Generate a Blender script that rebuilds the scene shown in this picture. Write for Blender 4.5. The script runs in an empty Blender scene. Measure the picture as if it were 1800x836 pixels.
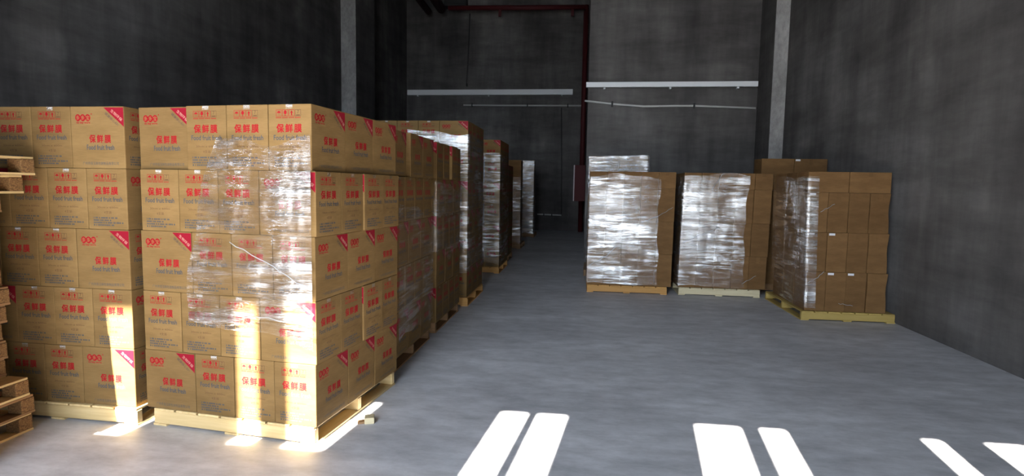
import bpy, bmesh, math, random
from mathutils import Vector, Matrix, noise

random.seed(7)
SC = bpy.context.scene
COL = SC.collection

# ------------------------------------------------------------------ camera
CAM_H, F_PX, PITCH, YAW, ROLL = 1.6, 1000.0, 0.089, 0.125, 0.017
fw = Vector((-math.sin(YAW), math.cos(YAW), 0)); rt = Vector((math.cos(YAW), math.sin(YAW), 0)); up = Vector((0, 0, 1))
Fv = fw*math.cos(PITCH) - up*math.sin(PITCH); Uv = fw*math.sin(PITCH) + up*math.cos(PITCH)
Rv = rt*math.cos(ROLL) + Uv*math.sin(ROLL); U2 = -rt*math.sin(ROLL) + Uv*math.cos(ROLL)
cd = bpy.data.cameras.new('camera'); cam = bpy.data.objects.new('camera', cd); COL.objects.link(cam)
cd.sensor_width = 36; cd.lens = F_PX/1800*36; cd.clip_start = 0.05; cd.clip_end = 200
M = Matrix.Identity(4)
for i in range(3):
    M[i][0], M[i][1], M[i][2] = Rv[i], U2[i], -Fv[i]
M[2][3] = CAM_H
cam.matrix_world = M
SC.camera = cam

# ------------------------------------------------------------------ world, sun, exposure
SUN_DIR = Vector((0.11, 1.0, -1.25)).normalized()      # travel direction of the sunlight
w = bpy.data.worlds.new('sky'); SC.world = w; w.use_nodes = True
bg = w.node_tree.nodes['Background']; bg.inputs[0].default_value = (0.76, 0.87, 1.0, 1); bg.inputs[1].default_value = 1.0
sl = bpy.data.lights.new('sun', 'SUN'); sl.energy = 6.5; sl.angle = math.radians(0.35); sl.color = (1.0, 0.95, 0.86)
so = bpy.data.objects.new('sun', sl); COL.objects.link(so); so.location = (-1, -8, 12)
so.rotation_euler = (-SUN_DIR).to_track_quat('Z', 'Y').to_euler()
DOOR = (-3.3, -0.5, 6.5)                                # x0, x1, height of the open loading door behind the camera
DOOR2 = (1.2, 3.7, 1.3)                                # the next door's shutter, half raised
YW_IN, YW_OUT = -3.0, -3.2                             # front wall faces
for D in (DOOR, DOOR2):
    pl = bpy.data.lights.new('door_portal', 'AREA'); pl.shape = 'RECTANGLE'; pl.size = D[1]-D[0]; pl.size_y = D[2]
    pl.cycles.is_portal = True                         # emits nothing: only guides sampling of the sky through the opening
    po = bpy.data.objects.new('door_portal', pl); COL.objects.link(po)
    po.location = ((D[0]+D[1])/2, YW_OUT-0.01, D[2]/2); po.rotation_euler = (math.radians(90), 0, 0)
vs = SC.view_settings; vs.view_transform = 'Standard'; vs.look = 'None'; vs.gamma = 1.0; vs.exposure = 4.0
try: vs.use_curve_mapping = False
except Exception: pass
cy = SC.cycles
cy.use_denoising = True
cy.max_bounces = 10; cy.diffuse_bounces = 5; cy.glossy_bounces = 4; cy.transparent_max_bounces = 24; cy.sample_clamp_indirect = 6.0
cy.caustics_reflective = False; cy.caustics_refractive = False

# ------------------------------------------------------------------ material helpers
def mat(name):
    m = bpy.data.materials.new(name); m.use_nodes = True
    return m, m.node_tree.nodes, m.node_tree.links, m.node_tree.nodes['Principled BSDF']
def simple(name, col, rough=0.6, metal=0.0):
    m, n, l, b = mat(name)
    b.inputs['Base Color'].default_value = (*col, 1); b.inputs['Roughness'].default_value = rough; b.inputs['Metallic'].default_value = metal
    if name.endswith('print'): b.inputs['Specular IOR Level'].default_value = 0.1
    return m
def ramp(n, stops):
    r = n.new('ShaderNodeValToRGB'); e = r.color_ramp.elements
    while len(e) < len(stops): e.new(0.5)
    for k, (p, c) in enumerate(stops):
        e[k].position = p; e[k].color = (*c, 1) if len(c) == 3 else c
    return r
def noise_node(n, l, scale, detail=4, rough=0.55, mapping=None, coord='Object', rot=(0, 0, 0)):
    tc = n.new('ShaderNodeTexCoord'); mp = n.new('ShaderNodeMapping')
    mp.inputs['Scale'].default_value = mapping or (1, 1, 1); mp.inputs['Rotation'].default_value = rot
    nz = n.new('ShaderNodeTexNoise'); nz.inputs['Scale'].default_value = scale; nz.inputs['Detail'].default_value = detail; nz.inputs['Roughness'].default_value = rough
    l.new(tc.outputs[coord], mp.inputs['Vector']); l.new(mp.outputs[0], nz.inputs['Vector'])
    return nz
def mixc(n, l, fac, a, b, blend='MIX'):
    x = n.new('ShaderNodeMix'); x.data_type = 'RGBA'; x.blend_type = blend
    for sock, val in ((x.inputs[0], fac), (x.inputs[6], a), (x.inputs[7], b)):
        if hasattr(val, 'is_linked') or hasattr(val, 'links'): l.new(val, sock)
        elif isinstance(val, (int, float)): sock.default_value = val
        else: sock.default_value = (*val, 1)
    return x.outputs[2]

def concrete(name, dark, light, rough, s1=0.7, s2=6.0, aniso=(1, 1, 1), bump=0.15, contrast=0.5):
    m, n, l, b = mat(name)
    a = noise_node(n, l, s1, 6, 0.62, aniso)
    r1 = ramp(n, [(0.5-contrast*0.5, dark), (0.5+contrast*0.5, light)]); l.new(a.outputs['Fac'], r1.inputs[0])
    c = noise_node(n, l, s2, 8, 0.7, aniso)
    r2 = ramp(n, [(0.3, (0.72, 0.72, 0.72)), (0.7, (1.18, 1.18, 1.18))]); l.new(c.outputs['Fac'], r2.inputs[0])
    o = mixc(n, l, 1.0, r1.outputs[0], r2.outputs[0], 'MULTIPLY')
    l.new(o, b.inputs['Base Color'])
    b.inputs['Roughness'].default_value = rough
    bp = n.new('ShaderNodeBump'); bp.inputs['Strength'].default_value = bump; bp.inputs['Distance'].default_value = 0.02
    l.new(c.outputs['Fac'], bp.inputs['Height']); l.new(bp.outputs[0], b.inputs['Normal'])
    return m
M_FLOOR = concrete('floor_concrete', (0.42, 0.42, 0.44), (0.60, 0.60, 0.625), 0.55, 0.9, 5.0, (0.7, 1.5, 1), 0.08, 0.34)
def render_wall():
    m, n, l, b = mat('cement_render')
    a = noise_node(n, l, 0.38, 5, 0.6, (1, 1, 0.8)); r1 = ramp(n, [(0.36, (0.075, 0.069, 0.067)), (0.52, (0.12, 0.112, 0.108)), (0.66, (0.175, 0.166, 0.160))]); l.new(a.outputs['Fac'], r1.inputs[0])
    st = noise_node(n, l, 1.0, 6, 0.65, (1.6, 1.6, 0.22)); r2 = ramp(n, [(0.34, (0.72, 0.72, 0.73)), (0.66, (1.25, 1.25, 1.24))]); l.new(st.outputs['Fac'], r2.inputs[0])
    tr = noise_node(n, l, 1.1, 7, 0.7, (0.5, 0.5, 2.4), rot=(0.2, 0.25, 0)); r3 = ramp(n, [(0.36, (0.78, 0.78, 0.78)), (0.64, (1.18, 1.18, 1.18))]); l.new(tr.outputs['Fac'], r3.inputs[0])
    pa = noise_node(n, l, 0.55, 3, 0.5, (1, 1, 1.3)); r4 = ramp(n, [(0.60, (1, 1, 1)), (0.66, (1.28, 1.27, 1.25))]); l.new(pa.outputs['Fac'], r4.inputs[0])
    o = mixc(n, l, 1.0, r1.outputs[0], r2.outputs[0], 'MULTIPLY'); o = mixc(n, l, 1.0, o, r3.outputs[0], 'MULTIPLY'); o = mixc(n, l, 1.0, o, r4.outputs[0], 'MULTIPLY')
    l.new(o, b.inputs['Base Color']); b.inputs['Roughness'].default_value = 0.85; b.inputs['Specular IOR Level'].default_value = 0.25
    bp = n.new('ShaderNodeBump'); bp.inputs['Strength'].default_value = 0.3; bp.inputs['Distance'].default_value = 0.02
    l.new(tr.outputs['Fac'], bp.inputs['Height']); l.new(bp.outputs[0], b.inputs['Normal'])
    return m
M_WALL = render_wall()
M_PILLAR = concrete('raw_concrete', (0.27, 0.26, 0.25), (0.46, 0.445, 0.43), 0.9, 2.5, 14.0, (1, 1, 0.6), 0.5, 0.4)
M_CEIL = simple('ceiling_concrete', (0.08, 0.08, 0.08), 0.9)
M_YARD = concrete('yard_concrete', (0.16, 0.155, 0.15), (0.22, 0.21, 0.20), 0.9, 0.4, 3.0)

def kraft(name, c1, c2):
    m, n, l, b = mat(name)
    a = noise_node(n, l, 4.0, 4, 0.5, (1, 1, 3))
    r = ramp(n, [(0.35, c1), (0.65, c2)]); l.new(a.outputs['Fac'], r.inputs[0])
    oi = n.new('ShaderNodeObjectInfo')
    r2 = ramp(n, [(0.0, (0.86, 0.85, 0.84)), (1.0, (1.08, 1.08, 1.08))]); l.new(oi.outputs['Random'], r2.inputs[0])
    o = mixc(n, l, 1.0, r.outputs[0], r2.outputs[0], 'MULTIPLY')
    fine = noise_node(n, l, 60.0, 2, 0.6, (0.3, 0.3, 4))
    r3 = ramp(n, [(0.3, (0.93, 0.93, 0.93)), (0.7, (1.05, 1.05, 1.05))]); l.new(fine.outputs['Fac'], r3.inputs[0])
    o = mixc(n, l, 1.0, o, r3.outputs[0], 'MULTIPLY')
    l.new(o, b.inputs['Base Color']); b.inputs['Roughness'].default_value = 0.75; b.inputs['Specular IOR Level'].default_value = 0.12
    bp = n.new('ShaderNodeBump'); bp.inputs['Strength'].default_value = 0.08; bp.inputs['Distance'].default_value = 0.004
    l.new(fine.outputs['Fac'], bp.inputs['Height']); l.new(bp.outputs[0], b.inputs['Normal'])
    return m
M_KRAFT = kraft('kraft_board', (0.156, 0.093, 0.034), (0.193, 0.117, 0.045))
M_BROWN = kraft('brown_board', (0.15, 0.080, 0.031), (0.195, 0.107, 0.043))
M_RED = simple('red_print', (0.25, 0.010, 0.013), 0.6)
M_FLASH = simple('crimson_print', (0.21, 0.008, 0.018), 0.5)
M_NAVY = simple('grey_blue_print', (0.055, 0.058, 0.062), 0.6)
M_INK = simple('dark_print', (0.055, 0.045, 0.04), 0.6)
M_FAINT = simple('brown_print', (0.10, 0.05, 0.025), 0.6)
M_PALE = simple('pale_print', (0.45, 0.24, 0.19), 0.6)
M_KPRINT = simple('kraft_reversed_print', (0.21, 0.125, 0.05), 0.6)
M_LABEL = simple('white_sticker', (0.75, 0.74, 0.78), 0.5)

def wood(name, c1, c2, axis):
    m, n, l, b = mat(name)
    sc = [14, 14, 14]; sc[axis] = 0.9
    a = noise_node(n, l, 2.0, 6, 0.6, tuple(sc))
    r = ramp(n, [(0.3, c1), (0.7, c2)]); l.new(a.outputs['Fac'], r.inputs[0])
    oi = n.new('ShaderNodeObjectInfo')
    r2 = ramp(n, [(0.0, (0.8, 0.78, 0.75)), (1.0, (1.1, 1.1, 1.1))]); l.new(oi.outputs['Random'], r2.inputs[0])
    l.new(mixc(n, l, 1.0, r.outputs[0], r2.outputs[0], 'MULTIPLY'), b.inputs['Base Color'])
    b.inputs['Roughness'].default_value = 0.7
    return m
WOODS = {'pine': ((0.50, 0.35, 0.15), (0.66, 0.50, 0.26)), 'pale': ((0.55, 0.46, 0.28), (0.70, 0.62, 0.42)), 'orange': ((0.46, 0.23, 0.06), (0.60, 0.33, 0.10)),
         'yellow': ((0.40, 0.28, 0.07), (0.52, 0.38, 0.12)), 'brown': ((0.20, 0.105, 0.043), (0.30, 0.17, 0.075))}
M_WOOD = {(k, a): wood('wood_%s_%s' % (k, 'xyz'[a]), *WOODS[k], a) for k in WOODS for a in (0, 1)}
def chip():
    m, n, l, b = mat('pressed_chip_block')
    a = noise_node(n, l, 90, 3, 0.7)
    r = ramp(n, [(0.35, (0.09, 0.04, 0.012)), (0.65, (0.27, 0.15, 0.055))]); l.new(a.outputs['Fac'], r.inputs[0])
    l.new(r.outputs[0], b.inputs['Base Color']); b.inputs['Roughness'].default_value = 0.85
    return m
M_CHIP = chip()

def film_mat(name, base, streak, haze, rough=0.10, lo=0.46, hi=0.60):
    """thin clear stretch film: a transparent sheet with a gloss coat, wrinkles as bump, milky creases"""
    m, n, l, b = mat(name); n.remove(b)
    out = [x for x in n if x.type == 'OUTPUT_MATERIAL'][0]
    a = noise_node(n, l, 1.0, 6, 0.68, (1.5, 15.0, 1), 'UV', (0, 0, 0.12))
    c = noise_node(n, l, 1.0, 5, 0.65, (3.0, 44.0, 1), 'UV', (0, 0, -0.35))
    big = noise_node(n, l, 1.0, 3, 0.55, (1.7, 2.4, 1), 'UV')
    side = noise_node(n, l, 1.0, 2, 0.5, (4.0, 1.6, 1), 'UV')
    def math_(op, x, y=None, z=None):
        q = n.new('ShaderNodeMath'); q.operation = op
        for k, val in enumerate((x, y, z)):
            if val is None: continue
            if isinstance(val, (int, float)): q.inputs[k].default_value = val
            else: l.new(val, q.inputs[k])
        return q.outputs[0]
    hgt = math_('MULTIPLY_ADD', c.outputs['Fac'], 0.4, math_('MULTIPLY_ADD', side.outputs['Fac'], 2.2, a.outputs['Fac']))
    bp = n.new('ShaderNodeBump'); bp.inputs['Strength'].default_value = 0.9; bp.inputs['Distance'].default_value = 0.016
    hgt2 = noise_node(n, l, 1.0, 4, 0.6, (3.0, 18.0, 1), 'UV', (0, 0, 0.75)); hgt = math_('MULTIPLY_ADD', hgt2.outputs['Fac'], 0.5, hgt)
    l.new(hgt, bp.inputs['Height'])
    gl = n.new('ShaderNodeBsdfGlossy'); gl.inputs['Roughness'].default_value = rough; gl.inputs['Color'].default_value = (1, 1, 1, 1)
    l.new(bp.outputs[0], gl.inputs['Normal'])
    tr = n.new('ShaderNodeBsdfTransparent'); tr.inputs['Color'].default_value = (0.97, 0.97, 0.97, 1)
    df = n.new('ShaderNodeBsdfDiffuse'); df.inputs['Color'].default_value = (0.85, 0.85, 0.87, 1)
    l.new(bp.outputs[0], df.inputs['Normal'])
    def window(sock, p0, p1):
        q = n.new('ShaderNodeMapRange'); q.interpolation_type = 'SMOOTHSTEP'; q.inputs[1].default_value = p0; q.inputs[2].default_value = p1; l.new(sock, q.inputs[0]); return q.outputs[0]
    st = math_('ADD', window(a.outputs['Fac'], lo, hi), math_('MULTIPLY', window(c.outputs['Fac'], 0.5, 0.62), 0.5))
    st = math_('MULTIPLY', st, math_('MULTIPLY_ADD', window(big.outputs['Fac'], 0.42, 0.58), 0.9, 0.1))
    at = n.new('ShaderNodeAttribute'); at.attribute_name = 'glare_spots'  # painted glare weight: raises gloss and haze in chosen spots
    st = math_('ADD', st, math_('MULTIPLY', math_('MULTIPLY_ADD', window(a.outputs['Fac'], 0.36, 0.6), 0.6, 0.4), at.outputs['Fac']))
    # thin creases: where the noise crosses its middle
    def crease(sock, wd): return math_('SUBTRACT', 1.0, window(math_('ABSOLUTE', math_('SUBTRACT', sock, 0.5)), 0.0, wd))
    dg = noise_node(n, l, 1.0, 4, 0.6, (2.0, 16.0, 1), 'UV', (0, 0, 0.75)); dh = noise_node(n, l, 1.0, 4, 0.6, (2.0, 14.0, 1), 'UV', (0, 0, -0.8))
    cr = math_('MULTIPLY', crease(c.outputs['Fac'], 0.010), window(big.outputs['Fac'], 0.45, 0.6))
    cr = math_('ADD', cr, math_('MULTIPLY', math_('ADD', crease(dg.outputs['Fac'], 0.006), crease(dh.outputs['Fac'], 0.006)), window(side.outputs['Fac'], 0.47, 0.6)))
    gw = math_('MINIMUM', math_('MULTIPLY_ADD', st, streak, base), 0.9)
    hz = math_('MINIMUM', math_('ADD', math_('MULTIPLY', st, haze), math_('MULTIPLY', cr, 0.35)), 0.8)
    m1 = n.new('ShaderNodeMixShader'); l.new(gw, m1.inputs[0]); l.new(tr.outputs[0], m1.inputs[1]); l.new(gl.outputs[0], m1.inputs[2])
    m2 = n.new('ShaderNodeMixShader'); l.new(hz, m2.inputs[0]); l.new(m1.outputs[0], m2.inputs[1]); l.new(df.outputs[0], m2.inputs[2])
    l.new(m2.outputs[0], out.inputs['Surface'])
    return m
M_FILM = film_mat('stretch_film_clear', 0.035, 0.25, 0.05)
M_FILM_HEAVY = film_mat('stretch_film_thick', 0.045, 0.55, 0.035, 0.17)
M_FILM_SILVER = film_mat('stretch_film_many_turns', 0.18, 0.60, 0.15, 0.14)
M_FILM_TAPE = film_mat('clear_tape', 0.10, 0.30, 0.10)

# ------------------------------------------------------------------ mesh helpers
class MB:
    def __init__(s): s.v = []; s.f = []; s.m = []; s.mats = []
    def mi(s, m):
        if m not in s.mats: s.mats.append(m)
        return s.mats.index(m)
    def box(s, x0, x1, y0, y1, z0, z1, m):
        k = len(s.v); i = s.mi(m)
        s.v += [(x0, y0, z0), (x1, y0, z0), (x1, y1, z0), (x0, y1, z0), (x0, y0, z1), (x1, y0, z1), (x1, y1, z1), (x0, y1, z1)]
        for q in ((0, 3, 2, 1), (4, 5, 6, 7), (0, 1, 5, 4), (1, 2, 6, 5), (2, 3, 7, 6), (3, 0, 4, 7)):
            s.f.append(tuple(k+j for j in q)); s.m.append(i)
    def poly(s, pts, m):
        k = len(s.v); s.v += [tuple(p) for p in pts]; s.f.append(tuple(range(k, k+len(pts)))); s.m.append(s.mi(m))
    def tube(s, pts, r, m, seg=10):
        i = s.mi(m); rings = []
        pts = [Vector(p) for p in pts]
        for j, p in enumerate(pts):
            d = ((pts[min(j+1, len(pts)-1)] - pts[max(j-1, 0)])).normalized()
            a = d.orthogonal().normalized() if abs(d.z) > 0.9 else d.cross(Vector((0, 0, 1))).normalized()
            b = d.cross(a); k = len(s.v); rings.append(k)
            for q in range(seg):
                t = 2*math.pi*q/seg; s.v.append(tuple(p + a*r*math.cos(t) + b*r*math.sin(t)))
        for j in range(len(pts)-1):
            for q in range(seg):
                s.f.append((rings[j]+q, rings[j]+(q+1) % seg, rings[j+1]+(q+1) % seg, rings[j+1]+q)); s.m.append(i)
        s.f.append(tuple(reversed([rings[0]+q for q in range(seg)]))); s.m.append(i)
        s.f.append(tuple(rings[-1]+q for q in range(seg))); s.m.append(i)
    def mesh(s, name, smooth=False):
        me = bpy.data.meshes.new(name); me.from_pydata(s.v, [], s.f); me.update()
        for m in s.mats: me.materials.append(m)
        me.polygons.foreach_set('material_index', s.m)
        if smooth: me.polygons.foreach_set('use_smooth', [True]*len(s.f))
        return me
def obj(name, me, parent=None, loc=None, rz=0.0):
    o = bpy.data.objects.new(name, me); COL.objects.link(o)
    if parent is not None: o.parent = parent
    if loc is not None: o.location = loc
    o.rotation_euler = (0, 0, rz)
    return o
def tag(o, label, cat, group=None):
    o['label'] = label; o['category'] = cat
    if group: o['group'] = group
    return o
def struct(name, me, label=None):
    o = obj(name, me); o['kind'] = 'structure'
    if label: o['label'] = label
    return o
def bevelled(me, width, seg=2):
    bm = bmesh.new(); bm.from_mesh(me)
    bmesh.ops.bevel(bm, geom=bm.edges[:], offset=width, segments=seg, affect='EDGES', profile=0.5)
    bm.to_mesh(me); bm.free(); return me

# ------------------------------------------------------------------ the building
XL, XR, YB, YBLOCK, ZC = -6.86, 3.87, 21.5, 12.95, 9.6
b = MB(); b.box(XL-0.2, XR+0.2, YW_OUT, YB+0.2, -0.2, 0, M_FLOOR); struct('floor', b.mesh('floor'), 'grey power-floated concrete warehouse floor')
b = MB(); b.box(XL-0.2, XR+0.2, YW_OUT, YB+0.2, ZC, ZC+0.2, M_CEIL); struct('ceiling', b.mesh('ceiling'), 'dark concrete ceiling high above the warehouse')
b = MB(); b.box(XL-0.2, XL, YW_OUT, YB+0.2, 0, ZC, M_WALL); struct('wall_left', b.mesh('wall_left'), 'dark cement-rendered left wall behind the cartons')
b = MB(); b.box(XR, XR+0.2, YW_OUT, YBLOCK+0.1, 0, ZC, M_WALL); struct('wall_right', b.mesh('wall_right'), 'stained grey cement-rendered right wall')
b = MB(); b.box(XL, 0.02, YB, YB+0.2, 0, ZC, M_WALL); struct('wall_back', b.mesh('wall_back'), 'dark rendered back wall at the end of the aisle')
b = MB(); b.box(0.02, XR+0.2, YBLOCK, YB+0.2, 0, ZC, M_WALL); struct('wall_back_right', b.mesh('wall_back_right'), 'rendered wall section standing forward behind the wrapped pallets')
def pillar(name, x0, x1, y0, y1, label):
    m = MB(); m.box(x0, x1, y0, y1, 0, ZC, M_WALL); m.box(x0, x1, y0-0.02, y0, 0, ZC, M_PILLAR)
    return struct(name, m.mesh(name), label)
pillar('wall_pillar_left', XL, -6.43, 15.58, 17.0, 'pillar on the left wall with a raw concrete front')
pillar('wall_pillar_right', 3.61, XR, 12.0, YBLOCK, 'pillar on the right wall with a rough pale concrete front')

# front wall behind the camera: open loading door and narrow high windows
def slit(pl_, pr_): return (pl_-0.11*(3.9-YW_OUT), pr_-0.11*(3.9-YW_IN))
SLITS = [slit(*s) for s in ((-3.0, -2.79), (-2.05, -1.92), (-1.70, -1.45), (-0.53, -0.365), (-0.27, -0.09), (0.81, 1.08), (1.235, 1.375), (2.25, 2.34), (2.63, 2.84))]
SL_Z0, SL_ZM, SL_Z1 = 7.2, 7.68, 1.25*(3.9-YW_OUT)   # the three windows on the left start higher
b = MB()
xs = sorted({XL-0.2, XR+0.2, *DOOR[:2], *DOOR2[:2], *[x for s in SLITS for x in s]}); zs = [0, DOOR2[2], DOOR[2], SL_Z0, SL_ZM, SL_Z1, ZC]
for i in range(len(xs)-1):
    for j in range(len(zs)-1):
        xm, zm = (xs[i]+xs[i+1])/2, (zs[j]+zs[j+1])/2
        if zm < DOOR[2] and DOOR[0] < xm < DOOR[1]: continue
        if zm < DOOR2[2] and DOOR2[0] < xm < DOOR2[1]: continue
        if any(s[0] < xm < s[1] and (SL_ZM if q < 3 else SL_Z0) < zm < SL_Z1 for q, s in enumerate(SLITS)): continue
        b.box(xs[i], xs[i+1], YW_OUT, YW_IN, zs[j], zs[j+1], M_WALL)
struct('wall_front', b.mesh('wall_front'), 'front wall behind the viewer with loading door and high windows')
b = MB(); b.box(-30, 30, -40, YW_OUT-0.001, -0.25, -0.02, M_YARD); struct('ground_yard', b.mesh('ground_yard'), 'sunlit concrete yard outside the loading door')

# ------------------------------------------------------------------ lettering
def text_mesh(body, size, bold=0.0):
    c = bpy.data.curves.new('t', 'FONT'); c.body = body; c.size = size; c.align_x = 'CENTER'; c.align_y = 'CENTER'
    c.fill_mode = 'FRONT'; c.resolution_u = 2; c.offset = bold
    o = bpy.data.objects.new('t', c); COL.objects.link(o)
    dg = bpy.context.evaluated_depsgraph_get()
    me = bpy.data.meshes.new_from_object(o.evaluated_get(dg))
    bpy.data.objects.remove(o)
    return me
def put_text(mb, body, x0, x1, y0, y1, m, lift, bold=0.0, rot=0.0, center=None, wh=None):
    """lay lettering into the box x0..x1, y0..y1 of a face plane (x right, y up)"""
    me = text_mesh(body, 1.0)
    vs_ = [v.co for v in me.vertices]
    if not vs_: return
    ax, bx_ = min(v.x for v in vs_), max(v.x for v in vs_); ay, by = min(v.y for v in vs_), max(v.y for v in vs_)
    k = len(mb.v); i = mb.mi(m)
    if center is None: center = ((x0+x1)/2, (y0+y1)/2); wh = (x1-x0, y1-y0)
    cr, sr = math.cos(rot), math.sin(rot)
    for t, (ox, oy) in enumerate(((0, 0),) if not bold else ((0, 0), (bold, bold), (-bold, bold), (bold, -bold), (-bold, -bold))):
        k = len(mb.v)
        for v in vs_:
            px = (v.x-(ax+bx_)/2)/(bx_-ax)*wh[0]+ox*wh[1]; py = (v.y-(ay+by)/2)/(by-ay)*wh[1]+oy*wh[1]
            mb.v.append((center[0]+px*cr-py*sr, center[1]+px*sr+py*cr, lift+0.00004*t))
        for p in me.polygons:
            mb.f.append(tuple(k+q for q in p.vertices)); mb.m.append(i)
    bpy.data.meshes.remove(me)
def rect(mb, x0, x1, y0, y1, m, z): mb.poly([(x0, y0, z), (x1, y0, z), (x1, y1, z), (x0, y1, z)], m)
def frame(mb, x0, x1, y0, y1, t, m, z):
    rect(mb, x0, x1, y0, y0+t, m, z); rect(mb, x0, x1, y1-t, y1, m, z); rect(mb, x0, x0+t, y0+t, y1-t, m, z); rect(mb, x1-t, x1, y0+t, y1-t, m, z)
def disc(mb, cx, cy_, rx, ry, m, z, seg=20, a0=0, a1=2*math.pi):
    mb.poly([(cx+rx*math.cos(a0+(a1-a0)*q/seg), cy_+ry*math.sin(a0+(a1-a0)*q/seg), z) for q in range(seg if a1-a0 > 6 else seg+1)], m)

L, W, H = 0.386, 0.289, 0.390
Z1, Z2 = 0.0006, 0.0012
def fx(u, wd): return (u-0.5)*wd
def fy(v): return H*(1-v)
# long side: round logo, corner banner, product name, maker's line
logo = MB()
for q, ch in enumerate('多多宝'):
    cx = fx(0.145+0.092*q, L); disc(logo, cx, fy(0.185), 0.0195, 0.0225, M_RED, Z1)
    put_text(logo, ch, cx-0.013, cx+0.013, fy(0.185)-0.014, fy(0.185)+0.014, M_KPRINT, Z2)
put_text(logo, 'do bay wore', fx(0.115, L), fx(0.37, L), fy(0.285), fy(0.248), M_RED, Z1, 0.03)
disc(logo, fx(0.40, L), fy(0.125), 0.004, 0.004, M_RED, Z1, 10)
banner = MB()
banner.poly([(fx(0.63, L), fy(0.022), Z1), (fx(0.992, L), fy(0.33), Z1), (fx(0.992, L), fy(0.022), Z1)], M_FLASH)
dia = math.atan2(fy(0.33)-fy(0.022), fx(0.992, L)-fx(0.63, L))
put_text(banner, '生物环保', 0, 0, 0, 0, M_PALE, Z2, 0, dia, (fx(0.865, L), fy(0.145)), (0.098, 0.020))
put_text(banner, '健康放心好!', 0, 0, 0, 0, M_INK, Z1, 0, dia, (fx(0.772, L), fy(0.205)), (0.118, 0.017))
names = MB()
for q, ch in enumerate('保鲜膜'):
    u0 = 0.345+0.142*q; put_text(names, ch, fx(u0, L), fx(u0+0.112, L), fy(0.585), fy(0.46), M_RED, Z1, 0.028)
put_text(names, 'Food fruit fresh', fx(0.29, L), fx(0.80, L), fy(0.70), fy(0.62), M_NAVY, Z1, 0.022)
maker = MB(); put_text(maker, '广州市佳玉鲜包装制品有限公司', fx(0.20, L), fx(0.87, L), fy(0.945), fy(0.895), M_NAVY, Z1)
# short side: handling symbols, product name, size, small print
sym = MB()
for q in range(4):
    a0 = 0.19+0.147*q; xa, xb = fx(a0, W), fx(a0+0.135, W); xc = (xa+xb)/2; ya, yb = fy(0.185), fy(0.085)
    frame(sym, xa, xb, ya, yb, 0.0022, M_FAINT if q == 3 else M_RED, Z1)
    if q == 0:
        disc(sym, xc, fy(0.135), 0.012, 0.012, M_RED, Z1, 12, 0, math.pi); rect(sym, xc-0.001, xc+0.001, ya+0.007, fy(0.135), M_RED, Z1)
    elif q == 1:
        disc(sym, xc, fy(0.125), 0.010, 0.012, M_RED, Z1, 14); rect(sym, xc-0.0015, xc+0.0015, ya+0.005, fy(0.15), M_RED, Z1); rect(sym, xc-0.006, xc+0.006, ya+0.004, ya+0.007, M_RED, Z1)
    elif q == 2:
        sym.poly([(xc-0.010, fy(0.132), Z1), (xc+0.010, fy(0.132), Z1), (xc, fy(0.098), Z1)], M_RED); rect(sym, xc-0.004, xc+0.004, ya+0.005, fy(0.132), M_RED, Z1)
    else:
        put_text(sym, '7', xc-0.006, xc+0.006, ya+0.015, yb-0.004, M_FAINT, Z1); rect(sym, xc-0.012, xc+0.012, ya+0.004, ya+0.009, M_FAINT, Z1)
    for t in range(5): rect(sym, xa+0.0075*t, xa+0.0075*t+0.005, fy(0.212), fy(0.197), M_RED, Z1)
names2 = MB()
for q, ch in enumerate('保鲜膜'):
    u0 = 0.20+0.205*q; put_text(names2, ch, fx(u0, W), fx(u0+0.165, W), fy(0.425), fy(0.30), M_RED, Z1, 0.028)
put_text(names2, 'Food fruit fresh', fx(0.13, W), fx(0.88, W), fy(0.54), fy(0.465), M_NAVY, Z1, 0.022)
fine = MB()
put_text(fine, '30cm x 600m', fx(0.24, W), fx(0.76, W), fy(0.652), fy(0.622), M_FAINT, Z1)
put_text(fine, '4支装', fx(0.41, W), fx(0.60, W), fy(0.742), fy(0.695), M_FAINT, Z1)
rr = random.Random(3)
for row, ln in enumerate((0.74, 0.56, 0.92, 0.66)):      # unreadable rows of tiny characters
    x = 0.14
    while x < 0.14+ln*0.78:
        wd = rr.choice((0.018, 0.024, 0.03))
        rect(fine, fx(x, W), fx(x+wd, W), fy(0.822+0.040*row), fy(0.797+0.040*row), M_NAVY, Z1); x += wd+rr.choice((0.008, 0.01, 0.03))
tape = MB(); rect(tape, -0.022, 0.022, H*0.925, H-0.003, M_FILM_TAPE, 0.0018)

def on_face(mb, name, face, wd, dp):
    """move a flat print (x, y, lift) onto a side of the carton whose half sizes are wd, dp"""
    me = mb.mesh(name)
    for v in me.vertices:
        x, y, z = v.co
        if face == '-Y': v.co = (x, -dp-z, y)
        elif face == '+X': v.co = (wd+z, x, y)
        elif face == '-X': v.co = (-wd-z, -x, y)
    if not me.uv_layers: me.uv_layers.new(name='UVMap')
    for lp, uv in zip(me.loops, me.uv_layers[0].data): uv.uv = (me.vertices[lp.vertex_index].co.x*4, me.vertices[lp.vertex_index].co.z*4)
    return me
GAP = 0.0015
PR = {'-Y': [(n_, on_face(m_, n_, '-Y', 0, W/2-GAP)) for n_, m_ in (('round_logo', logo), ('corner_banner', banner), ('product_lettering', names), ('maker_line', maker))]}
for fc in ('+X', '-X'):
    PR[fc] = [(n_, on_face(m_, n_, fc, L/2-GAP, 0)) for n_, m_ in (('handling_symbols', sym), ('product_lettering', names2), ('small_print', fine), ('tape', tape))]
PARTLABEL = {'round_logo': 'red round logo printed on carton', 'corner_banner': 'crimson corner banner with pale lettering', 'product_lettering': 'red characters above grey Food fruit fresh lettering',
             'maker_line': 'grey line of small characters', 'handling_symbols': 'row of boxed red handling symbols', 'small_print': 'rows of small faint print', 'tape': 'clear sealing tape end'}

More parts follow.
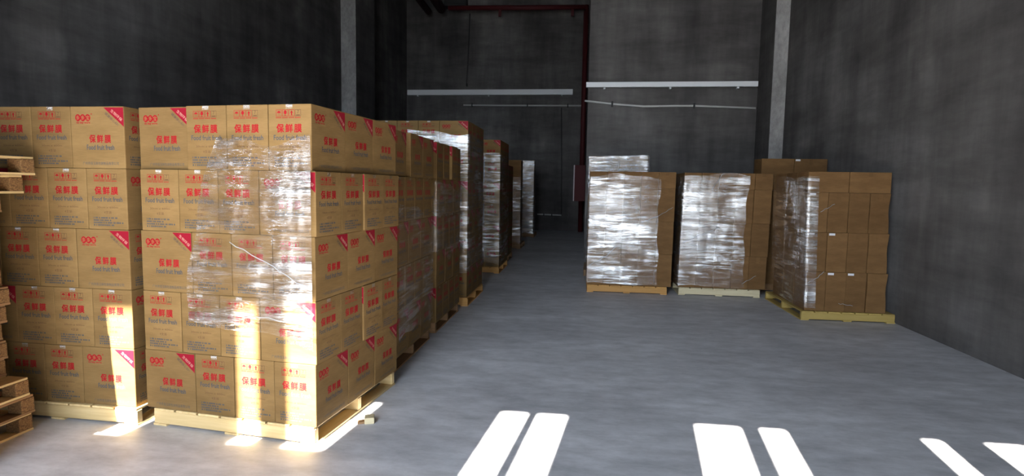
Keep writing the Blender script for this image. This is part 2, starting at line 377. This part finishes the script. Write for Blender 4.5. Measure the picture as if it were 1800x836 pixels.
def carton_mesh(l_, w_, h_, m, crush=0.0, seed=0):
    b = MB(); b.box(-l_/2, l_/2, -w_/2, w_/2, 0, h_, m); me = b.mesh('carton')
    bevelled(me, 0.0045, 2)
    if crush:
        bm = bmesh.new(); bm.from_mesh(me)
        bmesh.ops.subdivide_edges(bm, edges=[e for e in bm.edges if e.calc_length() > 0.1], cuts=5, use_grid_fill=True)
        for v in bm.verts:
            t = v.co.z/h_; k = math.sin(math.pi*t)*crush*(0.6+0.4*math.sin(7*t+seed))
            v.co.x -= math.copysign(k, v.co.x) if abs(v.co.x) > l_*0.45 else 0
            v.co.y -= math.copysign(k, v.co.y) if abs(v.co.y) > w_*0.45 else 0
        bm.to_mesh(me); bm.free()
    return me
ME_CARTON = carton_mesh(L-2*GAP, W-2*GAP, H-0.001, M_KRAFT)

ORD = {5: ['top', 'second', 'third', 'fourth', 'bottom'], 6: ['top', 'second', 'third', 'fourth', 'fifth', 'bottom'], 4: ['top', 'second', 'third', 'bottom'], 3: ['top', 'middle', 'bottom'], 2: ['top', 'bottom']}
NTH = ['first', 'second', 'third', 'fourth', 'fifth', 'sixth']

# ------------------------------------------------------------------ pallets
PH = 0.115
def pallet(wd, dp, kind, label, loc, rz, group=None, chipblocks=False, ndeck=7):
    """wooden pallet, origin at its front right corner on the floor; x to the left is negative, y is depth"""
    root = obj('wooden_pallet', None, None, loc, rz); root.empty_display_size = 0.1
    tag(root, label, 'pallet', group)
    key = ('p', wd, dp, kind, chipblocks, ndeck)
    if key not in CACHE:
        out = []
        for q in range(3):
            b = MB(); x = (-wd, -wd/2-0.05, -0.10)[q]; b.box(x, x+0.10, 0, dp, 0, 0.014, M_WOOD[kind, 1]); out.append(('bottom_board', b.mesh('bottom_board')))
        if chipblocks:
            for q in range(3):
                for r in range(3):
                    b = MB(); x = (-wd, -wd/2-0.05, -0.10)[q]; y = (0, dp/2-0.045, dp-0.09)[r]
                    b.box(x+0.001, x+0.099, y+0.001, y+0.089, 0.0142, 0.10, M_CHIP); out.append(('block', bevelled(b.mesh('block'), 0.004)))
        else:
            for q in range(3):
                b = MB(); y = (0.002, dp/2-0.022, dp-0.047)[q]; b.box(-wd+0.004, -0.004, y, y+0.045, 0.0142, 0.10, M_WOOD[kind, 0]); out.append(('stringer', bevelled(b.mesh('stringer'), 0.003, 1)))
        bw = wd/ndeck
        for q in range(ndeck):
            b = MB(); x = -wd+q*bw; b.box(x+0.008, x+bw-0.008, 0, dp, 0.1002, PH-0.0003, M_WOOD[kind, 1]); out.append(('deck_board', bevelled(b.mesh('deck_board'), 0.002, 1)))
        CACHE[key] = out
    for n_, me in CACHE[key]: obj(n_, me, root)
    return root
CACHE = {}

# ------------------------------------------------------------------ stacks of printed cartons
RND = random.Random(11)
def T(c, a, u, v, z): # u to the left along the front, v back into depth
    return (c[0]-u*math.cos(a)-v*math.sin(a), c[1]-u*math.sin(a)+v*math.cos(a), z)
def place_carton(c, a, u0, u1, v0, v1, z, orient, faces, label, group, jit=0.004, push=0.0, pushf=0.0):
    u, v = (u0+u1)/2-push, (v0+v1)/2-pushf
    rz = a+(math.pi/2 if orient == 'B' else 0)+RND.uniform(-jit, jit)
    o = obj('printed_carton', ME_CARTON, None, T(c, a, u+RND.uniform(-0.0005, 0.0005), v+RND.uniform(-0.0005, 0.0005), z), rz)
    tag(o, label, 'carton', group)
    for f_ in faces:
        fc = {('A', 'F'): '-Y', ('A', 'R'): '+X', ('B', 'F'): '-X', ('B', 'R'): '-Y'}[orient, f_]
        for n_, me in PR[fc]:
            if n_ in ('tape',) and RND.random() < 0.15: continue
            p = obj(n_, me, o); p['label'] = PARTLABEL[n_]
            if n_ == 'small_print': p['kind'] = 'stuff'
    return o
def carton_stack(c, a, layers, desc, group, front=True, side=True, right_odd_long=True, frontlayers=None, push={}, z0=PH, uoff={}):
    """interlocked layers: 3 columns of long boxes beside a row of 4 boxes turned across; alternate layers mirrored"""
    fwid, dep = L+3*W, 3*L
    for k in range(layers):
        z = z0+H*(layers-1-k)+0.0004
        nm = ORD[layers][k]; odd = (k % 2 == 0) == right_odd_long
        fshow = front and (frontlayers is None or k in frontlayers)
        du = uoff.get(k, 0)
        cells = []                                                # (u0,u1,v0,v1,orient,frontindex from left, sideindex)
        if odd:
            for q in range(3): cells.append((q*W, (q+1)*W, 0, L, 'B', 3-q, 0 if q == 0 else None))
            cells.append((3*W, 3*W+L, 0, W, 'A', 0, None))
            for q in (1, 2): cells.append((0, W, q*L, (q+1)*L, 'B', None, q))
        else:
            cells.append((0, L, 0, W, 'A', 3, 0))
            for q in range(3): cells.append((L+q*W, L+(q+1)*W, 0, L, 'B', 2-q, None))
            for q in (1, 2, 3): cells.append((0, L, q*W, (q+1)*W, 'A', None, q))
        for (u0, u1, v0, v1, orr, fi, si) in cells:
            if fi is not None and si is None and not fshow: continue
            if si is not None and fi is None and not side: continue
            pu, pf = push.get((k, 'F', fi), push.get((k, 'R', si), (0, 0)))
            faces = ('F' if (fi is not None and (fshow or si == 0)) or (orr == 'A' and pu > 0) else '')+('R' if si is not None else '')
            if si == 0 and fi == 3: where = 'at its front right corner'
            elif fi is not None: where = ['leftmost on its front', 'second from left', 'third from left', ''][fi]
            else: where = '%s back along its aisle side' % NTH[si]
            place_carton(c, a, u0+du, u1+du, v0, v1, z, orr, faces, 'printed carton in %s layer of %s, %s' % (nm, desc, where), group, push=pu, pushf=pf)

S1C, S1A = (-1.579, 3.186), -0.105
carton_stack(S1C, S1A, 5, 'nearest big stack', 'cartons of the nearest stack',
             push={(1, 'R', 2): (0.010, 0), (3, 'R', 2): (0.010, 0), (0, 'F', 0): (0, -0.03), (4, 'F', 0): (0, 0)}, uoff={0: 0.012, 1: -0.012, 4: 0.006})
pallet(1.19, 1.14, 'pine', 'pale pine pallet under the nearest big stack of cartons', T(S1C, S1A, 0.015, -0.005, 0), S1A, 'loaded pallets')
S0C, S0A = (-2.885, 3.29), -0.02
carton_stack(S0C, S0A, 5, 'leftmost stack', 'cartons of the leftmost stack', side=False, right_odd_long=False)
pallet(1.20, 1.14, 'pine', 'pine pallet under the leftmost stack in a sun streak', T(S0C, S0A, -0.025, -0.02, 0), S0A, 'loaded pallets')
carton_stack((-1.56, 4.56), 0.0, 5, 'second stack along aisle', 'cartons of the second stack', front=False, push={(0, 'R', 0): (-0.02, 0), (0, 'R', 1): (0.02, 0), (0, 'R', 2): (0.02, 0)})
pallet(1.16, 1.14, 'brown', 'brown pallet under the second stack along the aisle', (-1.57, 4.57, 0), 0, 'loaded pallets')
carton_stack((-1.56, 5.93), 0.0, 5, 'third stack along aisle', 'cartons of the third stack', front=False, right_odd_long=False, push={(0, 'R', 2): (0.03, 0)})
pallet(1.16, 1.14, 'brown', 'brown pallet under the third stack along the aisle', (-1.57, 5.94, 0), 0, 'loaded pallets')
carton_stack((-1.53, 7.40), 0.0, 6, 'tall fourth stack', 'cartons of the fourth stack', frontlayers=(0, 1), right_odd_long=False)
pallet(1.18, 1.16, 'orange', 'orange pallet under the tall fourth stack along the aisle', (-1.51, 7.38, 0), 0, 'loaded pallets')
carton_stack((-1.54, 10.36), 0.0, 6, 'tall fifth stack', 'cartons of the fifth stack', front=False, right_odd_long=False)
pallet(1.18, 1.16, 'orange', 'orange pallet under the tall fifth stack along the aisle', (-1.53, 10.34, 0), 0, 'loaded pallets')
carton_stack((-1.62, 11.75), 0.0, 5, 'dim sixth stack', 'cartons of the sixth stack', front=False)
pallet(1.18, 1.16, 'brown', 'dim pallet under the sixth stack along the aisle', (-1.61, 11.75, 0), 0, 'loaded pallets')

# ------------------------------------------------------------------ stacks of plain cartons
def plain(l_, w_, h_, x, y, z, rz, label, group, crush=0.0, sticker=False, m=M_BROWN):
    key = ('c', round(l_, 3), round(w_, 3), round(h_, 3), crush, m.name)
    if key not in CACHE: CACHE[key] = carton_mesh(l_, w_, h_, m, crush, len(CACHE))
    o = obj('plain_carton', CACHE[key], None, (x, y, z), rz); tag(o, label, 'carton', group)
    # closing seam and tape on the side towards the door
    ks = ('seam', round(l_, 3), round(w_, 3), round(h_, 3))
    if ks not in CACHE:
        b = MB(); b.box(-0.024, 0.024, -w_/2-0.0008, -w_/2+0.0002, h_*0.80, h_-0.004, M_BROWN)
        CACHE[ks] = b.mesh('tape')
    obj('tape', CACHE[ks], o)['label'] = 'brown sealing tape end'
    if sticker:
        if ('st', w_, h_, l_) not in CACHE:
            b = MB(); b.box(-l_/2+0.015, -l_/2+0.085, -w_/2-0.0018, -w_/2-0.0009, h_-0.035, h_-0.008, M_LABEL); CACHE['st', w_, h_, l_] = b.mesh('sticker')
        obj('sticker', CACHE['st', w_, h_, l_], o)['label'] = 'small white paper sticker'
    return o
def plain_stack(x0, y0, cols, cw, rows, cdep, desc, group, ph=PH, lean=0.0, sidecols=0, stickers=(), crushcols=(), toppairs=False):
    """x0: left front corner; rows: heights from the bottom up"""
    z = ph+0.0004; n = len(rows)
    for r, h_ in enumerate(rows):
        nm = ORD[n][n-1-r]
        pair = toppairs and r == n-1
        nc, w_ = (cols//2, cw*2) if pair else (cols, cw)
        for q in range(nc):
            x = x0+w_*(q+0.5)+lean*(z+h_/2)
            where = 'leftmost on its front' if q == 0 else 'rightmost on its front' if q == nc-1 else '%s from left on its front' % NTH[q]
            plain(w_-0.004, cdep-0.003, h_-0.001, x+RND.uniform(-0.0005, 0.0005), y0+cdep/2+RND.uniform(-0.006, 0.006), z, RND.uniform(-0.004, 0.004),
                  'brown carton in %s row of %s, %s' % (nm, desc, where), group, 0.012 if q in crushcols and not pair else 0.0, (r, q) in stickers)
        for q in range(1, sidecols+1):
            x = x0+w_*0.5+lean*(z+h_/2)
            plain(w_-0.004, cdep-0.003, h_-0.001, x, y0+cdep*(q+0.5)+0.004*q, z, RND.uniform(-0.003, 0.003), 'brown carton in %s row of %s, %s back on aisle side' % (nm, desc, NTH[q]), group)
        z += h_
    return z
ROWS = [0.50, 0.50, 0.505, 0.245]
plain_stack(0.06, 8.86, 5, 0.258, ROWS, 0.40, 'wrapped pallet nearest aisle', 'plain cartons on the wrapped pallets', lean=0.01, sidecols=2)
pallet(1.22, 1.16, 'orange', 'orange pallet under the wrapped load nearest the aisle', (1.295, 8.83, 0), 0.006, 'loaded pallets')
plain_stack(1.46, 8.93, 5, 0.258, ROWS, 0.40, 'middle wrapped pallet', 'plain cartons on the wrapped pallets', lean=0.02, sidecols=2)
pallet(1.20, 1.16, 'pale', 'pale whitish pallet under the middle wrapped load', (2.67, 8.88, 0), 0.0, 'loaded pallets')
zc = plain_stack(2.80, 7.49, 4, 0.240, [0.495, 0.495, 0.495, 0.255], 0.40, 'right wall pallet', 'plain cartons on the wrapped pallets', lean=-0.03, sidecols=2, stickers=((0, 1), (0, 2), (1, 0), (1, 1), (2, 0)), crushcols=(3,), toppairs=True)
pallet(1.11, 1.40, 'yellow', 'yellowish pallet under the load beside the right wall', (3.85, 7.45, 0), 0.01, 'loaded pallets')
# loads standing behind
for r in range(4):
    for q in range(2):
        plain(0.49, 0.40, 0.50, 2.78+0.25+0.495*q, 9.55+0.2, PH+0.502*r, 0.0, 'dim brown carton in %s row behind right wall pallet, %s' % (ORD[4][3-r], ('left', 'right')[q]), 'cartons of the back corner load', 0, r == 3 and q == 1)
pallet(1.05, 1.1, 'brown', 'dim pallet behind the load beside the right wall', (3.82, 9.53, 0), 0, 'loaded pallets')
for r in range(4):
    for q in range(2):
        plain(0.525, 0.40, 0.515, 0.06+0.27+0.53*q, 10.45+0.2, PH+0.517*r, 0.0, 'carton in %s row of load behind aisle pallet, %s' % (ORD[4][3-r], ('left', 'right')[q]), 'cartons of the silver wrapped load')
pallet(1.15, 1.1, 'brown', 'dim pallet behind the wrapped load nearest the aisle', (1.17, 10.43, 0), 0, 'loaded pallets')
# far end of the left row
for r in range(5):
    for q in range(2):
        plain(0.42, 0.40, 0.436, -1.64-0.21-0.425*q, 14.7+0.2, PH+0.437*r, 0.0, 'dim carton in %s row of far left stack, %s' % (ORD[5][4-r], ('beside aisle', 'away from aisle')[q]), 'cartons of the far dim stack', 0, False, M_BROWN)
pallet(1.15, 1.1, 'brown', 'dim pallet under the far stack in the left row', (-1.62, 14.68, 0), 0, 'loaded pallets')
for r in range(5):
    plain(0.50, 0.45, 0.470, -1.62-0.25, 18.3+0.23, PH+0.471*r, 0.0, 'silver wrapped carton in %s row at far end of aisle' % ORD[5][4-r], 'cartons of the farthest stack')
pallet(0.62, 1.0, 'brown', 'dim pallet under the farthest silver wrapped stack', (-1.58, 18.27, 0), 0, 'loaded pallets')

# ------------------------------------------------------------------ stretch film
M_STRAND = simple('twisted_film', (0.36, 0.36, 0.37), 0.3)
def film(path, zlo, zhi, label, m=M_FILM, out=0.014, amp=0.009, res=0.022, seed=0, group='stretch film wrapped round the loads', lean=0.0, glare_spots=(), edges=(None, None), strands=()):
    """path: floor points walked with the load on the left hand; zlo, zhi: functions of the walked length s"""
    P = [Vector(p) for p in path]; pts = []; s = 0.0
    for i in range(len(P)-1):
        d = P[i+1]-P[i]; ln = d.length; d.normalize(); nr = Vector((d.y, -d.x)); k = max(2, int(ln/res))
        for q in range(k+1):
            e = P[i]+d*ln*q/k+nr*out
            if i < len(P)-2 and q == k:
                d2 = (P[i+2]-P[i+1]).normalized(); n2 = Vector((d2.y, -d2.x)); nn = (nr+n2).normalized(); e = P[i+1]+nn*out*1.3
                pts.append((e, nn, s+ln)); continue
            if i > 0 and q == 0: continue
            pts.append((e, nr, s+ln*q/k))
        s += ln
    tot = s
    nz_ = max(4, int((max(zhi(p[2]) for p in pts)-min(zlo(p[2]) for p in pts))/(res*0.8)))
    v, f, uv, tn = [], [], [], []
    for (e, nn, s_) in pts:
        a_, b_ = zlo(s_), zhi(s_)
        for j in range(nz_+1):
            z = a_+(b_-a_)*j/nz_
            h_ = noise.noise(Vector((s_*2.2+seed, z*7+s_*1.1, seed*1.7)))+0.5*noise.noise(Vector((s_*4+seed, z*20-s_*4, seed+5)))
            q = e+nn*(amp*max(0.0, 0.5+0.6*h_))
            if edges[0]: q = q+(P[1]-P[0]).normalized()*edges[0](z)*(1-s_/tot)**2     # ragged ends of the film
            if edges[1]: q = q+(P[-1]-P[-2]).normalized()*edges[1](z)*(s_/tot)**6
            v.append((q.x+lean*z, q.y, z)); uv.append((s_+seed*3.3, z+seed*1.1))
            tn.append(sum(w_*math.exp(-((s_-s0)/rs)**2-((z-z0)/rz)**2) for s0, z0, rs, rz, w_ in glare_spots))
    for i in range(len(pts)-1):
        for j in range(nz_):
            k = i*(nz_+1)+j; f.append((k, k+nz_+1, k+nz_+2, k+1))
    me = bpy.data.meshes.new('film'); me.from_pydata(v, [], f); me.update(); me.materials.append(m)
    me.polygons.foreach_set('use_smooth', [True]*len(f))
    ul = me.uv_layers.new(name='UVMap')
    for lp, u in zip(me.loops, ul.data): u.uv = uv[lp.vertex_index]
    at = me.attributes.new('glare_spots', 'FLOAT', 'POINT'); at.data.foreach_set('value', tn)      # painted glare: blobs of extra gloss and haze on the film
    o = obj('stretch_film', me); tag(o, label, 'stretch film', group)
    for sp in strands:                       # film twisted to a cord
        pts_ = []
        for i in range(len(sp)-1):
            for q in range(6):
                t = q/6; A, B = Vector(sp[i]), Vector(sp[i+1]); p = A.lerp(B, t)
                pts_.append(p+Vector((0.004*math.sin(9*i+5*q), 0, 0.006*math.sin(4*q+i))))
        pts_.append(Vector(sp[-1])); b2 = MB(); b2.tube(pts_, 0.0028, M_STRAND, 5); me2 = b2.mesh('film_strand', True)
        obj('film_strand', me2, o)['label'] = 'film twisted into a pale cord'
    return o
def wob(base, amp, fr, ph, slope=0.0):
    return lambda s: base+slope*s+amp*math.sin(fr*s+ph)+0.4*amp*math.sin(2.7*fr*s+ph*2)
t2 = lambda u, v: T(S1C, S1A, u, v, 0)[:2]
zl = lambda k: PH+H*(5-k)          # underside of layer k counted from the top (1..5)
film([t2(0.80, 0), t2(0.0, 0)], wob(zl(4)+0.16, 0.05, 4, 1), wob(zl(1)+0.17, 0.04, 5, 2, 0.05), 'glaring clear film round right part of the nearest stack', M_FILM_HEAVY, 0.030, seed=1, edges=(lambda z: 0.035*math.sin(3.3*z+0.6)+0.015*math.sin(11*z)+0.20*(z-1.2), None), strands=([(*t2(0.55, -0.048), 1.24), (*t2(0.25, -0.048), 1.10), (*t2(0.02, -0.048), 0.98)], [(*t2(0.42, -0.048), 0.80), (*t2(0.02, -0.048), 0.755)]), glare_spots=((0.66, 1.50, 0.24, 0.17, 0.9), (0.60, 1.10, 0.30, 0.15, 0.6), (0.70, 1.73, 0.15, 0.04, 0.4)))
film([(-1.56, 4.60), (-1.56, 5.70)], wob(0.25, 0.05, 5, 0), wob(zl(2)+0.10, 0.05, 4, 1), 'dull clear film on aisle side of the second stack', M_FILM, 0.02, seed=2)
film([(-1.60, 5.93), (-1.56, 5.93), (-1.56, 7.08)], wob(0.85, 0.07, 5, 2), wob(zl(1)-0.07, 0.04, 4, 1), 'clear film hanging torn on aisle side of the third stack', M_FILM, 0.02, seed=3)
film([(-2.35, 7.40), (-1.53, 7.40), (-1.53, 8.56)], wob(0.45, 0.03, 5, 2), wob(2.30, 0.03, 5, 1), 'shiny clear film round the tall fourth stack', M_FILM_HEAVY, 0.014, seed=4, glare_spots=((0.65, 2.2, 0.25, 0.12, 1.3), (1.4, 1.9, 0.4, 0.4, 0.6)))
film([(-2.0, 10.36), (-1.54, 10.36), (-1.54, 11.5)], wob(0.20, 0.03, 5, 2), wob(2.20, 0.03, 5, 1), 'clear film round the tall fifth stack', M_FILM_HEAVY, 0.014, seed=5)
film([(-2.05, 14.7), (-1.64, 14.7), (-1.64, 15.1)], wob(0.15, 0.02, 5, 2), wob(1.85, 0.02, 5, 1), 'dark clear film round the far stack in the left row', M_FILM_HEAVY, 0.014, seed=6)
film([(-2.12, 18.3), (-1.62, 18.3), (-1.62, 18.75)], wob(0.13, 0.01, 5, 2), wob(2.46, 0.01, 5, 1), 'silvery film round the farthest stack at aisle end', M_FILM_SILVER, 0.014, amp=0.03, seed=7)
film([(0.06, 10.0), (0.06, 8.86), (1.12, 8.86)], wob(0.14, 0.012, 6, 0), wob(1.80, 0.03, 5, 0), 'glaring film round the wrapped pallet load nearest the aisle', M_FILM_HEAVY, 0.016, amp=0.016, seed=8, lean=0.01, edges=(None, lambda z: 0.015*math.sin(4*z)+0.012*math.sin(13*z)), strands=([(1.33, 8.825, 1.34), (1.15, 8.82, 1.22), (0.88, 8.82, 1.10)], [(0.10, 8.82, 0.42), (0.35, 8.82, 0.56), (0.50, 8.82, 0.72)]), glare_spots=((1.48, 1.42, 0.30, 0.22, 0.85), (1.65, 0.92, 0.38, 0.20, 0.9), (1.4, 0.35, 0.35, 0.08, 0.5), (0.5, 1.0, 0.5, 0.8, 0.5)))
film([(1.46, 10.0), (1.46, 8.93), (2.40, 8.93)], wob(0.14, 0.012, 6, 0), wob(1.83, 0.03, 4, 1), 'glaring film round the middle wrapped pallet load', M_FILM_HEAVY, 0.016, amp=0.016, seed=9.5, lean=0.02, edges=(None, lambda z: 0.02*math.sin(3.2*z+1)+0.012*math.sin(12*z)), strands=([(1.50, 8.89, 0.80), (1.75, 8.89, 0.92), (2.02, 8.89, 1.05)], [(1.90, 8.89, 1.62), (2.05, 8.89, 1.86)], [(2.40, 8.90, 0.20), (2.60, 8.90, 0.33)]), glare_spots=((1.25, 1.45, 0.22, 0.30, 1.5), (1.3, 0.85, 0.26, 0.35, 1.0), (1.85, 1.35, 0.16, 0.16, 1.0), (0.5, 1.0, 0.5, 0.8, 0.4)))
film([(2.80, 8.72), (2.80, 7.49), (2.92, 7.49)], wob(0.14, 0.01, 6, 0), wob(1.80, 0.02, 4, 1), 'clear film on aisle side of load beside right wall', M_FILM_HEAVY, 0.016, amp=0.014, seed=10.3, lean=-0.03, strands=([(2.80, 7.455, 0.47), (2.90, 7.455, 0.53), (2.99, 7.46, 0.62)], [(2.90, 7.455, 1.36), (3.06, 7.46, 1.46)], [(3.18, 7.46, 0.225), (3.35, 7.46, 0.20)]), glare_spots=((0.2, 1.3, 0.35, 0.30, 1.2), (0.8, 1.5, 0.3, 0.2, 0.8), (1.29, 1.35, 0.06, 0.2, 1.5), (1.29, 0.32, 0.06, 0.13, 1.2), (0.7, 0.8, 0.6, 0.4, 0.5)))
film([(0.06, 11.2), (0.06, 10.45), (1.12, 10.45), (1.12, 11.2)], wob(1.5, 0.01, 6, 0), wob(2.19, 0.012, 4, 1), 'silvery film round load behind the aisle pallet', M_FILM_SILVER, 0.016, amp=0.02, seed=11)

# ------------------------------------------------------------------ pile of empty pallets at the left edge
PILE = [(0.00, 3.12, 'pine'), (0.01, 3.13, 'brown'), (0.0, 3.11, 'pine')]
z = 0.0
def pile_pallet(x, yb, zz, kind, label, chipb=True):
    r = pallet(1.10, 0.6, kind, label, (x, yb-0.6, zz), 0.0, 'empty pallets piled at the left', chipb)
    return r
for q, (dx, yb, kd) in enumerate(PILE):
    pile_pallet(-3.47+dx, yb, q*(PH+0.001), kd, 'empty wooden pallet by left edge, %s from the floor' % ('lowest', 'second', 'third')[q])
for q in range(12):
    zz = (3+q)*(PH+0.001)
    dx = (-0.16, -0.14, -0.17, -0.13, -0.10, -0.15, -0.16, -0.15, -0.14, -0.12, -0.09, 0.0)[q]
    pile_pallet(-3.47+dx, 3.11+(0.12 if q > 9 else 0.0), zz, 'brown' if q < 10 else 'pine', 'empty wooden pallet in tall pile by left edge, %s from the floor' % ('fourth', 'fifth', 'sixth', 'seventh', 'eighth', 'ninth', 'tenth', 'eleventh', 'twelfth', 'thirteenth', 'fourteenth', 'topmost and fifteenth')[q])

# added second pile, out of view, there only to shade the leftmost stack
NUM = ('lowest', 'second', 'third', 'fourth', 'fifth', 'sixth', 'seventh', 'eighth', 'ninth', 'tenth', 'eleventh', 'twelfth', 'thirteenth', 'fourteenth', 'fifteenth', 'sixteenth', 'seventeenth', 'eighteenth', 'topmost')
for q in range(19):
    pallet(1.10, 1.0, 'brown', 'added unseen pallet in pile shading the leftmost stack, %s from the floor' % NUM[q], (-3.20-0.01*(q % 3), 1.48, q*(PH+0.001)), 0.0, 'added unseen pallets shading the leftmost stack', True)

# ------------------------------------------------------------------ services on the walls
M_GALV = simple('galvanised_sheet', (0.93, 0.94, 0.95), 0.4, 0.0)
M_PVC = simple('white_conduit', (0.62, 0.62, 0.60), 0.45)
M_DARKPIPE = simple('dark_conduit', (0.05, 0.045, 0.045), 0.6)
M_FIRE = simple('fire_red_paint', (0.075, 0.005, 0.006), 0.7)
M_BLACK = simple('black_fitting', (0.012, 0.012, 0.012), 0.6)
def tray(x0, x1, y, z0, z1, label, joint):
    r = obj('cable_tray', None, None, (x0, y, z0)); tag(r, label, 'cable tray', 'metal cable trays on the back walls')
    b = MB(); b.box(0, x1-x0, -0.13, -0.035, 0, z1-z0, M_GALV); obj('channel', bevelled(b.mesh('channel'), 0.004), r)
    b = MB(); b.box(joint-0.04, joint+0.04, -0.134, -0.1305, 0.008, z1-z0-0.008, M_GALV); obj('joint_plate', b.mesh('joint_plate'), r)
    for xx in (0.4, (x1-x0)/2, x1-x0-0.4):
        b = MB(); b.box(xx-0.02, xx+0.02, -0.12, -0.002, -0.04, -0.001, M_GALV); obj('bracket', b.mesh('bracket'), r)
tray(-6.8, -0.53, YB, 5.02, 5.22, 'long bright metal cable tray on the far left back wall', 3.1)
tray(-0.03, 3.58, YBLOCK, 3.81, 3.92, 'bright white metal cable tray above the wrapped pallets', 1.85)
def conduit(pts, r, m, label, clips, name='conduit'):
    root = obj(name, None, None, pts[0]); tag(root, label, 'conduit' if name == 'conduit' else 'pipe')
    o0 = Vector(pts[0]); b = MB(); b.tube([Vector(p)-o0 for p in pts], r, m); obj('tube', b.mesh('tube', True), root)
    for c_ in clips:
        d = Vector(c_)-o0; b = MB(); b.box(d.x-0.02, d.x+0.02, d.y-r-0.01, d.y+r+0.001, d.z-r-0.035, d.z+r+0.035, M_BLACK); obj('clip', b.mesh('clip'), root)
    return root
yb_ = YBLOCK-0.03
conduit([(-0.05, yb_, 3.53), (0.55, yb_, 3.46), (1.22, yb_, 3.41), (2.3, yb_, 3.42), (3.58, yb_, 3.37)], 0.022, M_PVC, 'sagging white conduit above the wrapped pallets', [(0.55, yb_, 3.46), (2.3, yb_, 3.42)])
yb_ = YB-0.04
conduit([(-4.63, yb_, 4.66), (-3.0, yb_, 4.64), (-0.1, yb_, 4.63)], 0.03, M_PVC, 'white conduit along the far left back wall', [(-4.3, yb_, 4.655), (-2.2, yb_, 4.635), (-0.7, yb_, 4.63)])
conduit([(-0.93, yb_, 4.56), (-0.88, yb_, 2.6), (-0.84, yb_, 0.62)], 0.02, M_DARKPIPE, 'thin dark conduit dropping down the back wall', [(-0.93, yb_, 4.5)])
conduit([(-1.75, yb_, 0.60), (-0.84, yb_, 0.58)], 0.025, M_PVC, 'short low conduit near the foot of the back wall', [(-1.5, yb_, 0.6), (-1.2, yb_, 0.59)])
conduit([(-4.42, yb_, 8.0), (-4.47, yb_, 6.5), (-4.53, yb_, 5.36)], 0.022, M_DARKPIPE, 'dark cable hanging down the upper back wall', [(-4.5, yb_, 5.4)])
def firepipe(pts, r, label, hang):
    root = obj('fire_pipe', None, None, pts[0]); tag(root, label, 'pipe', 'red fire pipes')
    o0 = Vector(pts[0]); b = MB(); b.tube([Vector(p)-o0 for p in pts], r, M_FIRE, 14); obj('tube', b.mesh('tube', True), root)
    for h_ in hang:
        d = Vector(h_)-o0; b = MB(); b.box(d.x-0.05, d.x+0.05, d.y-0.05, d.y+0.05, d.z-r-0.22, d.z-r+0.01, M_FIRE); obj('sprinkler_drop', b.mesh('sprinkler_drop'), root)
firepipe([(-5.1, 20.9, 8.05), (-0.12, 20.9, 7.97)], 0.085, 'dark red horizontal fire pipe high on the back wall', [(-3.2, 20.9, 8.02), (-0.6, 20.9, 7.98)])
firepipe([(-0.12, 21.1, 8.1), (-0.12, 21.1, 0.0)], 0.09, 'dark red vertical fire pipe in the back corner', [])
firepipe([(-5.3, 20.65, 7.95), (-5.2, 17.0, 8.0), (-4.9, 9.0, 8.1)], 0.16, 'thick dark red fire main running overhead to the back wall', [])
firepipe([(-5.85, 20.9, 7.95), (-5.75, 17.0, 8.0), (-5.4, 9.0, 8.1)], 0.12, 'thinner dark fire main beside the thick overhead one', [])
r = obj('fire_hose_cabinet', None, None, (-0.19, 18.0, 1.2)); tag(r, 'red fire hose cabinet on the wall at the aisle end', 'cabinet')
b = MB(); b.box(-0.13, 0.20, 0, 0.7, 0, 1.12, M_FIRE); obj('cabinet_body', bevelled(b.mesh('cabinet_body'), 0.006), r)
b = MB(); b.box(-0.165, -0.131, 0.0, 0.7, 0.0, 1.12, simple('pale_cabinet_edge', (0.5, 0.42, 0.42), 0.4)); obj('cabinet_door', bevelled(b.mesh('cabinet_door'), 0.004), r)['label'] = 'pale-edged cabinet door'
r = obj('ventilation_box', None, None, (-4.9, 21.1, 8.2)); tag(r, 'black ventilation box high on the back wall', 'ventilation box')
b = MB(); b.box(-0.42, 0.40, 0, 0.39, 0, 1.0, M_BLACK); obj('housing', bevelled(b.mesh('housing'), 0.01), r)
b = MB()
for q in range(5): b.box(-0.38, 0.36, -0.03, -0.001, 0.08+q*0.18, 0.14+q*0.18, M_BLACK)
obj('louvre', b.mesh('louvre'), r)
# scrap of timber in the sun streak beside the nearest pallet
r = obj('timber_offcut', None, None, (-1.40, 3.57, 0), 0.35); tag(r, 'small timber offcut lying in sunlight beside nearest pallet', 'wood offcut')
b = MB(); b.box(-0.03, 0.035, -0.03, 0.04, 0, 0.045, M_WOOD['pale', 0]); obj('chunk', bevelled(b.mesh('chunk'), 0.006), r)
b = MB(); b.box(-0.075, -0.031, -0.015, 0.03, 0, 0.014, M_WOOD['brown', 0]); obj('splinter', bevelled(b.mesh('splinter'), 0.003), r)
